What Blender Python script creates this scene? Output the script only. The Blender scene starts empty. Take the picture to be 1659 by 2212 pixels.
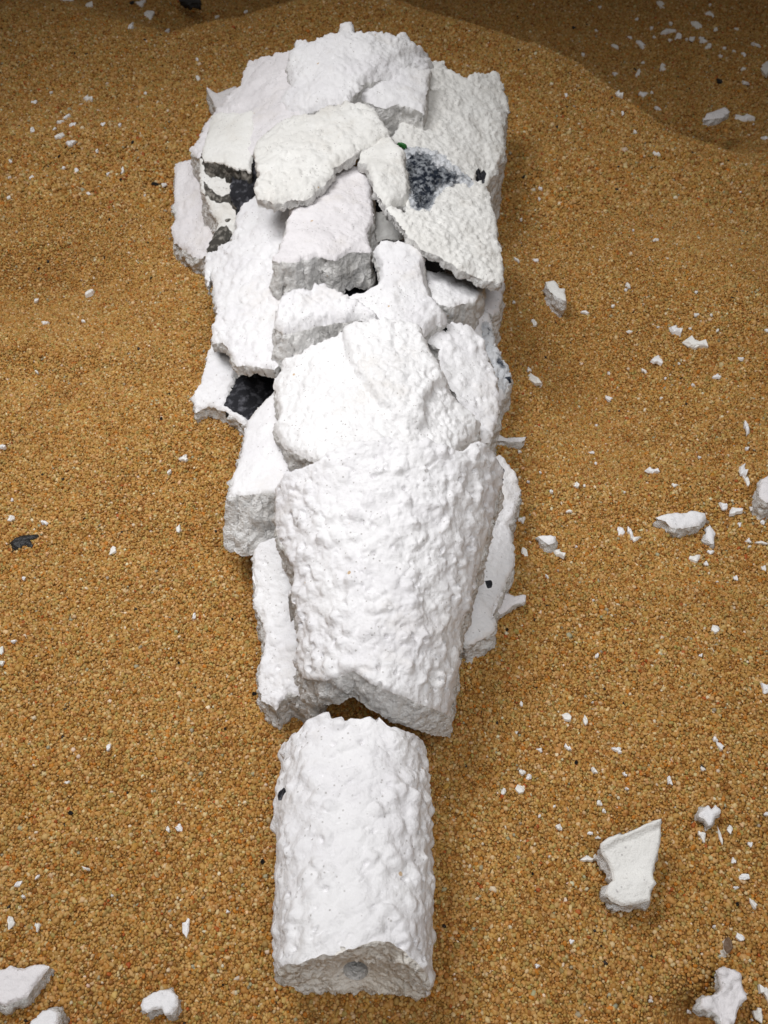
import bpy, math, random
import numpy as np
from mathutils import Vector
from mathutils.geometry import delaunay_2d_cdt

random.seed(7)
RNG = np.random.default_rng(11)
R = math.radians
SC = bpy.context.scene
COL = SC.collection

# ------------------------------------------------------------------ camera, world, lamp, exposure
CAM_H, PITCH, FPX, CX, CY = 0.243, 50.0, 2080.0, 829.5, 1106.0     # metres, degrees, pixels of a 1659 x 2212 frame
cam = bpy.data.cameras.new('camera'); camo = bpy.data.objects.new('camera', cam); COL.objects.link(camo)
camo.location = (0, 0, CAM_H); camo.rotation_euler = (R(90 - PITCH), 0, 0)
cam.sensor_fit = 'VERTICAL'; cam.sensor_height = 24; cam.lens = 24 * FPX / 2212
cam.clip_start = 0.005; cam.clip_end = 30
cam.dof.use_dof = True; cam.dof.focus_distance = 0.26; cam.dof.aperture_fstop = 34
SC.camera = camo

W = bpy.data.worlds.new('World'); SC.world = W; W.use_nodes = True
bg = W.node_tree.nodes['Background']
bg.inputs[0].default_value = (0.95, 0.88, 0.80, 1); bg.inputs[1].default_value = 0.11

def lamp(name, loc, target, size, watts, colour):
    l = bpy.data.lights.new(name, 'AREA'); l.shape = 'DISK'; l.size = size; l.energy = watts; l.color = colour
    o = bpy.data.objects.new(name, l); COL.objects.link(o); o.location = loc
    o.rotation_euler = (Vector(target) - Vector(loc)).to_track_quat('-Z', 'Y').to_euler()
    return o
L0 = lamp('ceiling_or_fill_lamp', (-0.19, 0.28, 0.47), (-0.035, 0.215, 0), 0.24, 0.565, (0.99, 0.99, 1.0)); L0.data.spread = R(97)
L1 = lamp('ceiling_or_fill_lamp', (0.08, -0.10, 0.60), (0.0, 0.18, 0), 0.36, 0.43, (0.99, 0.99, 1.0)); L1.data.spread = R(80)  # fill lamp added to lighten faces toward the camera; no such lamp seen

SC.view_settings.view_transform = 'Standard'; SC.view_settings.look = 'None'
SC.view_settings.exposure = 0.0; SC.view_settings.gamma = 1.0

# ------------------------------------------------------------------ numeric noise
def _hash(ix, iy, iz, s):
    with np.errstate(over='ignore'):
        h = (ix.astype(np.uint32) * np.uint32(374761393) + iy.astype(np.uint32) * np.uint32(668265263)
             + iz.astype(np.uint32) * np.uint32(2147483647) + np.uint32((s * 974634777) & 0xffffffff))
        h = (h ^ (h >> np.uint32(13))) * np.uint32(1274126177)
        h = (h ^ (h >> np.uint32(16))) * np.uint32(2246822519)
        h = h ^ (h >> np.uint32(15))
    return h
def _h01(ix, iy, iz, s): return _hash(ix, iy, iz, s).astype(np.float64) / 4294967296.0

def perlin(p, seed=0):
    i = np.floor(p).astype(np.int64); f = p - i
    u = f * f * f * (f * (f * 6 - 15) + 10)
    out = 0
    for dx in (0, 1):
        for dy in (0, 1):
            for dz in (0, 1):
                h = _hash(i[:, 0] + dx, i[:, 1] + dy, i[:, 2] + dz, seed)
                g = np.stack([(h & np.uint32(255)), ((h >> np.uint32(8)) & np.uint32(255)), ((h >> np.uint32(16)) & np.uint32(255))], 1).astype(np.float64) / 127.5 - 1
                d = g[:, 0] * (f[:, 0] - dx) + g[:, 1] * (f[:, 1] - dy) + g[:, 2] * (f[:, 2] - dz)
                w = (u[:, 0] if dx else 1 - u[:, 0]) * (u[:, 1] if dy else 1 - u[:, 1]) * (u[:, 2] if dz else 1 - u[:, 2])
                out = out + w * d
    return out
def fbm(p, octaves=3, seed=0, gain=0.5):
    a, t = 1.0, 0
    for k in range(octaves):
        t = t + a * perlin(p * 2 ** k + 17.3 * k, seed + k); a *= gain
    return t
def worley(p, seed=0):
    i = np.floor(p).astype(np.int64); f = p - i
    best = np.full(len(p), 9.0); ident = np.zeros(len(p))
    for dx in (-1, 0, 1):
        for dy in (-1, 0, 1):
            for dz in (-1, 0, 1):
                a, b, c = i[:, 0] + dx, i[:, 1] + dy, i[:, 2] + dz
                q = np.stack([dx + _h01(a, b, c, seed), dy + _h01(a, b, c, seed + 1), dz + _h01(a, b, c, seed + 2)], 1)
                d = np.sqrt(((q - f) ** 2).sum(1)); m = d < best
                best[m] = d[m]; ident[m] = _h01(a, b, c, seed + 3)[m]
    return best, ident
def sstep(a, b, x):
    t = np.clip((x - a) / (b - a), 0, 1); return t * t * (3 - 2 * t)

# ------------------------------------------------------------------ picture <-> place
CROPS = {'C1': (500, 0, 1200), 'C2': (500, 450, 1200), 'C3': (500, 900, 1200), 'C4': (600, 1300, 1200), 'C5': (700, 1800, 1200),
         'C6': (700, 2400, 1200), 'R1': (1600, 0, 848), 'R2': (1600, 800, 848), 'R3': (1600, 1600, 848), 'R4': (1600, 2400, 848),
         'L1': (0, 0, 848), 'L2': (0, 800, 848), 'L3': (0, 1600, 848), 'L4': (0, 2400, 848)}
def P(crop, pts):
    x0, y0, w = CROPS[crop]; s = w / 1659; k = 1659 / 2448
    return [((x0 + x * s) * k, (y0 + y * s) * k) for x, y in pts]
_cp, _sp = math.cos(R(PITCH)), math.sin(R(PITCH))
def rays(px):
    px = np.asarray(px, float)
    a = (px[:, 0] - CX) / FPX; b = (px[:, 1] - CY) / FPX
    return np.stack([a, _cp - b * _sp, -_sp - b * _cp], 1)
def on_surface(px, S, n=60):
    d = rays(px); z = np.full(len(d), 0.03)
    for _ in range(n):
        t = (z - CAM_H) / d[:, 2]
        z = z + 0.5 * (S(d[:, 0] * t, d[:, 1] * t) - z)
    t = (z - CAM_H) / d[:, 2]
    return np.stack([d[:, 0] * t, d[:, 1] * t, CAM_H + d[:, 2] * t], 1)

# ------------------------------------------------------------------ the sand bed
CREST = on_surface([(330, 92), (450, 52), (560, 26), (650, 11), (750, 3), (830, 6), (930, 26), (1050, 70), (1180, 118), (1290, 178), (1370, 235), (1440, 290), (1500, 318)], lambda x, y: 0 * x + 0.004)
def crest_y(x):
    return np.interp(x, np.r_[-1.2, -0.30, CREST[:, 0], 0.185, 0.26, 1.2], np.r_[0.72, 0.62, CREST[:, 1], 0.405, 0.44, 0.44])
def bump(x, y, cx, cy, rx, ry, a):
    return a * np.exp(-(((x - cx) / rx) ** 2 + ((y - cy) / ry) ** 2))
def terrain(x, y):
    x = np.asarray(x, float); y = np.asarray(y, float)
    d = y - crest_y(x)
    depth = 0.062 * (1 - 0.25 * sstep(0.12, 0.3, x)) * (1 - 0.55 * sstep(-0.08, -0.2, x))
    z = -depth * sstep(0.0, 0.135, d) - 0.02 * sstep(0.1, 0.6, d)
    q = np.stack([x.ravel() / 0.085, y.ravel() / 0.085, 0 * x.ravel()], 1)
    z = z + (0.0068 * fbm(q, 2, 5)).reshape(x.shape)
    z = z + (0.0016 * fbm(q * 4.3, 2, 9) + 0.0006 * fbm(q * 13.0, 2, 19)).reshape(x.shape)
    z = z + bump(x, y, 0.080, 0.285, 0.022, 0.065, -0.021) + bump(x, y, 0.135, 0.315, 0.032, 0.045, 0.009) + bump(x, y, 0.105, 0.215, 0.035, 0.018, 0.004) + bump(x, y, -0.150, 0.335, 0.035, 0.020, -0.014) + bump(x, y, -0.135, 0.285, 0.045, 0.014, 0.008) + bump(x, y, -0.20, 0.43, 0.08, 0.03, 0.008)
    z = z + bump(x, y, -0.115, 0.30, 0.03, 0.03, -0.006) + bump(x, y, -0.115, 0.245, 0.05, 0.03, 0.004)
    z = z + bump(x, y, 0.055, 0.135, 0.02, 0.03, -0.003) + bump(x, y, -0.05, 0.10, 0.02, 0.05, -0.003)
    z = z + bump(x, y, 0.0730, 0.0535, 0.0085, 0.0065, -0.013)
    return z
def on_sand(px):
    d = rays(px); t = np.full(len(d), 0.12); hit = np.zeros(len(d), bool)
    for _ in range(900):
        q = d * t[:, None]; hit |= (CAM_H + q[:, 2]) <= terrain(q[:, 0], q[:, 1])
        t = np.where(hit, t, t + 0.0012)
        if hit.all(): break
    q = d * t[:, None]; q[:, 2] = terrain(q[:, 0], q[:, 1])
    return q

# ------------------------------------------------------------------ materials
def nodes(name):
    m = bpy.data.materials.new(name); m.use_nodes = True
    nt = m.node_tree; b = nt.nodes['Principled BSDF']
    return m, nt, b
def N(nt, t, **kw):
    n = nt.nodes.new(t)
    for k, v in kw.items(): setattr(n, k, v)
    return n
def mixc(nt, fac, a, b):
    n = N(nt, 'ShaderNodeMix', data_type='RGBA')
    for sock, v in ((n.inputs[0], fac), (n.inputs[6], a), (n.inputs[7], b)):
        if hasattr(v, 'links'): nt.links.new(v, sock)
        else: sock.default_value = v
    return n.outputs[2]
def ramp(nt, src, stops):
    n = N(nt, 'ShaderNodeValToRGB'); e = n.color_ramp.elements
    while len(e) < len(stops): e.new(0.5)
    for el, (p, c) in zip(e, stops): el.position = p; el.color = c if len(c) == 4 else (*c, 1)
    nt.links.new(src, n.inputs[0]); return n.outputs[0]

def plaster(name, base, tint, grain, bump_d, dark=(0.030, 0.030, 0.034), fleck=0.0):
    """white fired shell: chalky, with pores; the point attribute 'char' darkens it: burns, and painted shade of hollows"""
    m, nt, b = nodes(name); L = nt.links.new
    tc = N(nt, 'ShaderNodeTexCoord'); co = tc.outputs['Object']
    n1 = N(nt, 'ShaderNodeTexNoise'); n1.inputs['Scale'].default_value = 70; n1.inputs['Detail'].default_value = 5; L(co, n1.inputs['Vector'])
    c = mixc(nt, ramp(nt, n1.outputs[0], [(0.36, (0, 0, 0)), (0.66, (1, 1, 1))]), (*base, 1), (*tint, 1))
    v = N(nt, 'ShaderNodeTexVoronoi'); v.inputs['Scale'].default_value = 620; v.inputs['Randomness'].default_value = 1; L(co, v.inputs['Vector'])
    n2 = N(nt, 'ShaderNodeTexNoise'); n2.inputs['Scale'].default_value = 160; n2.inputs['Detail'].default_value = 2; L(co, n2.inputs['Vector'])
    mt = N(nt, 'ShaderNodeMath', operation='MULTIPLY'); L(ramp(nt, v.outputs['Distance'], [(0.10, (1, 1, 1)), (0.21, (0, 0, 0))]), mt.inputs[0])
    L(ramp(nt, n2.outputs[0], [(0.48, (0, 0, 0)), (0.58, (1, 1, 1))]), mt.inputs[1])
    c = mixc(nt, mt.outputs[0], c, (0.50, 0.48, 0.47, 1))
    n5 = N(nt, 'ShaderNodeTexNoise'); n5.inputs['Scale'].default_value = 28; n5.inputs['Detail'].default_value = 6; n5.inputs['Roughness'].default_value = 0.7; L(co, n5.inputs['Vector'])
    c = mixc(nt, ramp(nt, n5.outputs[0], [(0.55, (0, 0, 0)), (0.75, (0.5, 0.5, 0.5))]), c, (0.66, 0.60, 0.52, 1))
    v2 = N(nt, 'ShaderNodeTexVoronoi'); v2.inputs['Scale'].default_value = 170; L(co, v2.inputs['Vector'])
    sp = N(nt, 'ShaderNodeSeparateColor'); L(v2.outputs['Color'], sp.inputs[0])
    m2 = N(nt, 'ShaderNodeMath', operation='MULTIPLY'); L(ramp(nt, v2.outputs['Distance'], [(0.07, (1, 1, 1)), (0.10, (0, 0, 0))]), m2.inputs[0]); L(ramp(nt, sp.outputs[0], [(0.93, (0, 0, 0)), (0.94, (0.8, 0.8, 0.8))]), m2.inputs[1])
    c = mixc(nt, m2.outputs[0], c, (0.52, 0.33, 0.14, 1))
    at = N(nt, 'ShaderNodeAttribute', attribute_name='char')
    n3 = N(nt, 'ShaderNodeTexNoise'); n3.inputs['Scale'].default_value = 420; n3.inputs['Detail'].default_value = 4; L(co, n3.inputs['Vector'])
    dk = mixc(nt, ramp(nt, n3.outputs[0], [(0.50 - 0.06 * (fleck > 0), (0, 0, 0)), (0.72 - 0.06 * (fleck > 0), (1, 1, 1))]), (*dark, 1), (fleck * 0.90, fleck * 0.95, fleck * 1.02, 1) if fleck else tuple(min(1, x * 4.5 + 0.015) for x in dark) + (1,))
    ad = N(nt, 'ShaderNodeMath', operation='MULTIPLY_ADD'); L(n3.outputs[0], ad.inputs[0]); ad.inputs[1].default_value = 0.9; ad.inputs[2].default_value = -0.45
    sm = N(nt, 'ShaderNodeMath', operation='ADD'); L(at.outputs['Fac'], sm.inputs[0]); L(ad.outputs[0], sm.inputs[1])
    mul = N(nt, 'ShaderNodeMath', operation='GREATER_THAN'); L(at.outputs['Fac'], mul.inputs[0]); mul.inputs[1].default_value = 0.02
    f0 = N(nt, 'ShaderNodeMath', operation='MULTIPLY'); L(ramp(nt, sm.outputs[0], [(0.40, (0, 0, 0)), (0.56, (1, 1, 1))]), f0.inputs[0]); L(mul.outputs[0], f0.inputs[1])
    c = mixc(nt, f0.outputs[0], c, dk)
    L(c, b.inputs['Base Color']); b.inputs['Roughness'].default_value = 0.95; b.inputs['Specular IOR Level'].default_value = 0.0
    n4 = N(nt, 'ShaderNodeTexNoise'); n4.inputs['Scale'].default_value = grain; n4.inputs['Detail'].default_value = 6; n4.inputs['Roughness'].default_value = 0.62; L(co, n4.inputs['Vector'])
    bm = N(nt, 'ShaderNodeBump'); bm.inputs['Strength'].default_value = 0.8; bm.inputs['Distance'].default_value = bump_d
    L(n4.outputs[0], bm.inputs['Height']); L(bm.outputs[0], b.inputs['Normal'])
    return m
M_SKIN = plaster('white_shell_skin', (0.86, 0.85, 0.855), (0.80, 0.785, 0.80), 850, 0.0006)
M_SKIN2 = plaster('lilac_shell_skin', (0.83, 0.80, 0.81), (0.76, 0.73, 0.74), 420, 0.0011)
M_CREAM = plaster('cream_shell_skin', (0.85, 0.84, 0.81), (0.78, 0.765, 0.73), 420, 0.0011)
M_BREAK = plaster('broken_shell', (0.85, 0.84, 0.825), (0.74, 0.725, 0.70), 800, 0.0022)
M_END = plaster('cream_broken_end', (0.88, 0.85, 0.80), (0.80, 0.75, 0.67), 800, 0.0016)  # warm tint paints in sand-bounced light along with sand stain
M_ROUGH = plaster('crumbly_shell', (0.89, 0.88, 0.88), (0.84, 0.83, 0.83), 750, 0.0008)
M_GREY = plaster('grey_burnt_break', (0.84, 0.83, 0.80), (0.76, 0.74, 0.70), 500, 0.0014, dark=(0.075, 0.070, 0.062))
M_PORE = plaster('porous_charcoal', (0.70, 0.71, 0.73), (0.55, 0.57, 0.60), 700, 0.0012, dark=(0.022, 0.027, 0.038), fleck=0.36)
M_DARK = plaster('burnt_or_shaded_inside', (0.045, 0.043, 0.041), (0.015, 0.015, 0.015), 500, 0.0016)
def plain(name, col, rough=0.6):
    m, nt, b = nodes(name); b.inputs['Base Color'].default_value = (*col, 1); b.inputs['Roughness'].default_value = rough
    n4 = N(nt, 'ShaderNodeTexNoise'); n4.inputs['Scale'].default_value = 900; n4.inputs['Detail'].default_value = 4
    tc = N(nt, 'ShaderNodeTexCoord'); nt.links.new(tc.outputs['Object'], n4.inputs['Vector'])
    c = mixc(nt, n4.outputs[0], tuple(x * 0.6 for x in col) + (1,), tuple(min(1, x * 1.35) for x in col) + (1,)); nt.links.new(c, b.inputs['Base Color'])
    bm = N(nt, 'ShaderNodeBump'); bm.inputs['Distance'].default_value = 0.0006; nt.links.new(n4.outputs[0], bm.inputs['Height']); nt.links.new(bm.outputs[0], b.inputs['Normal'])
    return m
M_BLACK = plain('black_husk', (0.012, 0.011, 0.011), 0.5)
M_GREEN = plain('green_sliver', (0.015, 0.13, 0.02), 0.5)
M_HUSK = plain('brown_husk', (0.16, 0.10, 0.06), 0.6)

def sand_ground():
    m, nt, b = nodes('sand_bed'); L = nt.links.new
    tc = N(nt, 'ShaderNodeTexCoord')
    v = N(nt, 'ShaderNodeTexVoronoi'); v.inputs['Scale'].default_value = 1150; L(tc.outputs['Object'], v.inputs['Vector'])
    sp = N(nt, 'ShaderNodeSeparateColor'); L(v.outputs['Color'], sp.inputs[0])
    c = ramp(nt, sp.outputs[0], [(0.0, (0.20, 0.08, 0.012)), (0.35, (0.34, 0.155, 0.03)), (0.75, (0.42, 0.22, 0.055)), (0.97, (0.50, 0.32, 0.12))])  # bed coloured darker than the grains to shade the gaps between them
    L(c, b.inputs['Base Color']); b.inputs['Roughness'].default_value = 0.7
    bm = N(nt, 'ShaderNodeBump', invert=True); bm.inputs['Distance'].default_value = 0.0008; L(v.outputs['Distance'], bm.inputs['Height']); L(bm.outputs[0], b.inputs['Normal'])
    return m
def sand_grain():
    m, nt, b = nodes('sand_grain'); L = nt.links.new
    at = N(nt, 'ShaderNodeAttribute', attribute_name='gcol', attribute_type='INSTANCER')
    L(at.outputs['Color'], b.inputs['Base Color']); b.inputs['Roughness'].default_value = 0.55; b.inputs['Specular IOR Level'].default_value = 0.28
    return m

# ------------------------------------------------------------------ object helpers
def link_mesh(name, verts, faces, mat, parent=None, char=None, smooth=True):
    me = bpy.data.meshes.new(name); me.from_pydata([tuple(v) for v in verts], [], [tuple(f) for f in faces])
    if char is not None:
        a = me.attributes.new('char', 'FLOAT', 'POINT'); a.data.foreach_set('value', np.asarray(char, np.float32))
    me.polygons.foreach_set('use_smooth', np.full(len(me.polygons), smooth)); me.materials.append(mat); me.update()
    o = bpy.data.objects.new(name, me); COL.objects.link(o)
    if parent is not None: o.parent = parent
    return o
def tag(o, label=None, cat=None, group=None, kind=None):
    for k, v in (('label', label), ('category', cat), ('group', group), ('kind', kind)):
        if v: o[k] = v
    return o
def root(name, loc, label, cat, group=None):
    o = bpy.data.objects.new(name, None); COL.objects.link(o); o.location = loc; o.empty_display_size = 0.01
    return tag(o, label, cat, group)

def inside(px, poly):
    x, y = px[:, 0], px[:, 1]; r = np.zeros(len(px), bool); n = len(poly)
    for i in range(n):
        (x1, y1), (x2, y2) = poly[i], poly[(i + 1) % n]
        if y1 == y2: continue
        r ^= ((y1 > y) != (y2 > y)) & (x < (x2 - x1) * (y - y1) / (y2 - y1) + x1)
    return r
def edge_dist(px, poly):
    best = np.full(len(px), 1e9); n = len(poly)
    for i in range(n):
        a = np.array(poly[i]); b = np.array(poly[(i + 1) % n]); ab = b - a; L2 = max(1e-9, ab @ ab)
        t = np.clip(((px - a) @ ab) / L2, 0, 1); best = np.minimum(best, np.hypot(*(px - a - t[:, None] * ab).T))
    return best
def sdist(px, poly): return np.where(inside(px, poly), 1, -1) * edge_dist(px, poly)

def ring(poly, step, rag, seed):
    """close a traced outline, resample it evenly, make it ragged"""
    p = np.array(poly, float)
    if ((p[:, 0] * np.roll(p[:, 1], -1) - np.roll(p[:, 0], -1) * p[:, 1]).sum()) < 0: p = p[::-1]
    q = np.vstack([p, p[:1]]); s = np.r_[0, np.cumsum(np.hypot(*np.diff(q, axis=0).T))]
    n = max(10, int(s[-1] / step)); t = np.linspace(0, s[-1], n, endpoint=False)
    r = np.stack([np.interp(t, s, q[:, 0]), np.interp(t, s, q[:, 1])], 1)
    tan = np.roll(r, -1, 0) - np.roll(r, 1, 0); tan /= np.maximum(1e-9, np.hypot(*tan.T))[:, None]
    nrm = np.stack([tan[:, 1], -tan[:, 0]], 1)
    q3 = np.c_[r / 26.0, np.zeros(n) + seed]
    off = rag * (1.5 * perlin(q3, seed) + 1.1 * perlin(q3 * 2.7, seed + 1) + 0.9 * perlin(q3 * 6.1, seed + 2) + 0.5 * perlin(q3 * 11.3, seed + 3))
    return r + nrm * off[:, None]

def vnormals(v, f):
    n = np.zeros_like(v); a, b, c = v[f[:, 0]], v[f[:, 1]], v[f[:, 2]]; fn = np.cross(b - a, c - a)
    for k in range(3): np.add.at(n, f[:, k], fn)
    return n / np.maximum(1e-15, np.linalg.norm(n, axis=1))[:, None]

def tex_disp(kind, p, seed):
    """relief of a surface in metres"""
    o = seed * 3.71
    if kind == 'blob':      # brushed-on slurry: soft lumps with small pits
        p = p + 0.0011 * np.stack([perlin(p / 0.0034 + 3, seed), perlin(p / 0.0034 + 33, seed), perlin(p / 0.0034 + 63, seed)], 1)
        w, i1 = worley(p / 0.0037 + o, seed); b1 = np.clip(0.64 - w, 0, 1) * (i1 > 0.25) * (0.2 + 0.9 * i1)
        w2, i2 = worley(p / 0.0019 + o, seed + 7); b2 = np.clip(0.58 - w2, 0, 1) * (i2 > 0.40)
        w3, i3 = worley(p / 0.0034 + o, seed + 11); pit = sstep(0.26, 0.08, w3) * (i3 > 0.50)
        return 0.0011 * fbm(p / 0.009 + o, 3, seed) + 0.0021 * b1 + 0.0004 * b2 + 0.0003 * fbm(p / 0.0016 + o, 2, seed + 3) - 0.0014 * pit - 0.0006 * sstep(0.24, 0.08, worley(p / 0.0019 + o, seed + 15)[0]) * (perlin(p / 0.006 + o, seed + 16) > 0.0)
    if kind == 'soft':      # smoother slurry skin
        w3, i3 = worley(p / 0.0034 + o, seed + 11); pit = sstep(0.22, 0.06, w3) * (i3 > 0.80)
        w, i1 = worley(p / 0.0046 + o, seed); b1 = np.clip(0.6 - w, 0, 1) * (i1 > 0.4)
        return 0.0013 * fbm(p / 0.011 + o, 3, seed) + 0.0012 * b1 + 0.0004 * fbm(p / 0.0018 + o, 3, seed + 3) - 0.0008 * pit
    if kind == 'crust':     # close pimpled crust
        w2, i2 = worley(p / 0.0019 + o, seed + 7); b2 = np.clip(0.62 - w2, 0, 1)
        return 0.0016 * fbm(p / 0.009 + o, 3, seed) + 0.0017 * b2 * (0.4 + i2) + 0.0003 * fbm(p / 0.0012 + o, 2, seed + 3)
    if kind == 'rough':     # fracture, crumbly
        return 0.0014 * fbm(p / 0.006 + o, 2, seed) + 0.0010 * fbm(p / 0.0020 + o, 3, seed + 2) + 0.0006 * np.abs(perlin(p / 0.0010 + o, seed + 5))
    if kind == 'pore':      # glassy bubbles
        w, _ = worley(p / 0.0017 + o, seed); w2, _ = worley(p / 0.0030 + o, seed + 5)
        return -0.0013 * sstep(0.50, 0.12, w) - 0.0013 * sstep(0.45, 0.1, w2)
    return 0 * p[:, 0]

SEED = [20]
STEP = 3.4
def slab(parent, poly, zc, sx=0.0, sy=0.0, thick=0.010, axis=90, k=0.0, k4=0.0, tex='soft', amp=1.0, rag=3.8, flare=0.0, front=0.0, ground=False,
         skin=M_SKIN, wall=M_BREAK, under=None, chars=(), steps=(), pore=None, step=STEP, names=('outer_skin', 'broken_edge', 'underside'), wall_char=0.0, extra=None, wall_tex='rough', wamp=1.3, center=None, rnd=0.0008, rpx=6.0):
    """one broken shell: traced outline, its own height, tilt and curve (metres), thickness and broken edge"""
    SEED[0] += 5; seed = SEED[0]
    B = ring(poly, step * 0.85, rag, seed); nb = len(B)
    x0, y0 = B.min(0); x1, y1 = B.max(0); h = step * 0.866
    gx, gy = np.meshgrid(np.arange(x0, x1, step), np.arange(y0, y1, h)); gx = gx + (np.arange(gx.shape[0]) % 2)[:, None] * step / 2
    G = np.stack([gx.ravel(), gy.ravel()], 1); G = G[inside(G, B)]
    G = G[edge_dist(G, B) > step * 0.55] if len(G) else G
    allp = np.vstack([B, G]) if len(G) else B
    r = delaunay_2d_cdt([Vector(q) for q in allp], [], [list(range(nb))], 1, 1e-5)
    V2 = np.array([tuple(v) for v in r[0]]); F = [f for f in r[2]]
    F = np.array([f for f in F if len(f) == 3])
    orig = r[3]; omap = {}
    for i, lst in enumerate(orig):
        for j in lst: omap[j] = i
    bidx = []
    for j in range(nb):
        i = omap.get(j)
        if i is not None and (not bidx or bidx[-1] != i): bidx.append(i)
    bidx = np.array(bidx)
    c2 = np.array([center if center else (B.mean(0))])
    c = on_surface(c2, lambda x, y: 0 * x + zc)[0]
    ca, sa = math.cos(R(axis)), math.sin(R(axis))
    def S(x, y):
        u = -(x - c[0]) * sa + (y - c[1]) * ca
        z = zc + sx * (x - c[0]) + sy * (y - c[1]) - k * u * u - k4 * u ** 4
        if extra is not None: z = z + extra(x - c[0], y - c[1])
        return np.maximum(z, -0.03)
    top = on_surface(V2, S)
    for spoly, sz, soft in steps:        # a layer left standing or spalled off
        top[:, 2] += sz * sstep(-soft, soft, sdist(V2 + 3 * np.stack([perlin(np.c_[V2 / 14, 0 * V2[:, 0]], seed), perlin(np.c_[V2 / 14, 9 + 0 * V2[:, 0]], seed)], 1), spoly))
    top[:, 2] -= rnd * np.clip(1 - edge_dist(V2, [tuple(q) for q in B]) / rpx, 0, 1) ** 2
    # top faces must look up / at the camera
    a, b_, d = top[F[:, 0]], top[F[:, 1]], top[F[:, 2]]; nz = np.cross(b_ - a, d - a)[:, 2]
    F = np.where((nz < 0)[:, None], F[:, ::-1], F)
    nt_ = len(top); bx = top[bidx]
    tan = np.roll(bx, -1, 0) - np.roll(bx, 1, 0); out = np.stack([tan[:, 1], -tan[:, 0]], 1)
    out /= np.maximum(1e-9, np.hypot(*out.T))[:, None]
    cen = top[:, :2].mean(0)
    area = (bx[:, 0] * np.roll(bx[:, 1], -1) - np.roll(bx[:, 0], -1) * bx[:, 1]).sum()
    if area < 0: out = -out
    for _ in range(3): out = (out + np.roll(out, 1, 0) + np.roll(out, -1, 0)) / 3
    tz = np.full(len(bidx), thick)
    if ground: tz = np.maximum(thick * 0.3, bx[:, 2] - terrain(bx[:, 0], bx[:, 1]) + 0.004)
    fl = flare + front * np.clip(-out[:, 1], 0, 1)
    rows = max(2, int(np.percentile(tz, 80) / 0.0009)); m = len(bidx)
    Vw = [top]; start = [None] + [nt_ + (j - 1) * m for j in range(1, rows + 1)]
    for j in range(1, rows + 1):
        t = j / rows
        Vw.append(np.c_[bx[:, :2] + out * (fl * tz * t)[:, None], bx[:, 2] - tz * t])
    V = np.vstack(Vw); Fw = []
    ccw = area > 0
    for j in range(rows):
        A = bidx if j == 0 else start[j] + np.arange(m); Bq = start[j + 1] + np.arange(m)
        A2, B2 = np.roll(A, -1), np.roll(Bq, -1)
        if ccw: Fw += [np.stack([A, Bq, B2], 1), np.stack([A, B2, A2], 1)]
        else: Fw += [np.stack([A, B2, Bq], 1), np.stack([A, A2, B2], 1)]
    Fw = np.vstack(Fw); Fu = np.zeros((0, 3), int)
    if not ground:
        bot = top.copy(); bot[:, 2] -= thick
        remap = np.arange(nt_) + len(V); remap[bidx] = start[rows] + np.arange(m)
        V = np.vstack([V, bot]); Fu = remap[F][:, ::-1]
    allF = np.vstack([F, Fw, Fu])
    nrm = vnormals(V, allF)
    disp = np.zeros(len(V)); rel = V - np.array([c[0], c[1], 0])
    dt = tex_disp(tex, rel[:nt_], seed) * amp
    dw = tex_disp(wall_tex, rel[nt_:], seed + 3) * wamp
    disp[:nt_] = dt; disp[nt_:] = dw
    if pore is not None:
        pm = sstep(-7, 5, sdist(V2 + 9 * np.stack([perlin(np.c_[V2 / 22, 0 * V2[:, 0]], seed), perlin(np.c_[V2 / 22, 9 + 0 * V2[:, 0]], seed)], 1), pore))
        disp[:nt_] += pm * tex_disp('pore', rel[:nt_], seed + 2)
    disp[bidx] *= 0.6
    V = V + nrm * disp[:, None]
    ch = np.zeros(len(V))
    for cp, s, soft in chars:
        wv = V2 + 12 * np.stack([fbm(np.c_[V2 / 24, 0 * V2[:, 0]], 3, seed), fbm(np.c_[V2 / 24, 9 + 0 * V2[:, 0]], 3, seed)], 1)
        ch[:nt_] = np.maximum(ch[:nt_], s * sstep(-soft, soft, sdist(wv, cp)))
    ch[nt_:] = wall_char
    Vr = V - np.array(parent.location)
    def part(name, faces, mat, **kw):
        if not len(faces): return None
        u, inv = np.unique(faces.ravel(), return_inverse=True)
        return link_mesh(name, Vr[u], inv.reshape(-1, 3), mat, parent, ch[u])
    if pore is not None:
        fm = pm[F].mean(1) > 0.5
        o = part(names[0], F[~fm], skin); o2 = part('porous_patch', F[fm], M_PORE)
        o2['label'] = 'grey-blue bubbly burnt patch'
    else: o = part(names[0], F, skin)
    part(names[1], Fw, wall)
    if len(Fu): part(names[2], Fu, under or wall)
    return o
GROUP = 'white fired shell fragments heaped in a long pile'
def shard(label, at, z=0.0, name='shell_fragment', cat='fragment', group=GROUP):
    p = on_sand([at])[0]
    return root(name, tuple(p), label, cat, group)

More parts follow.
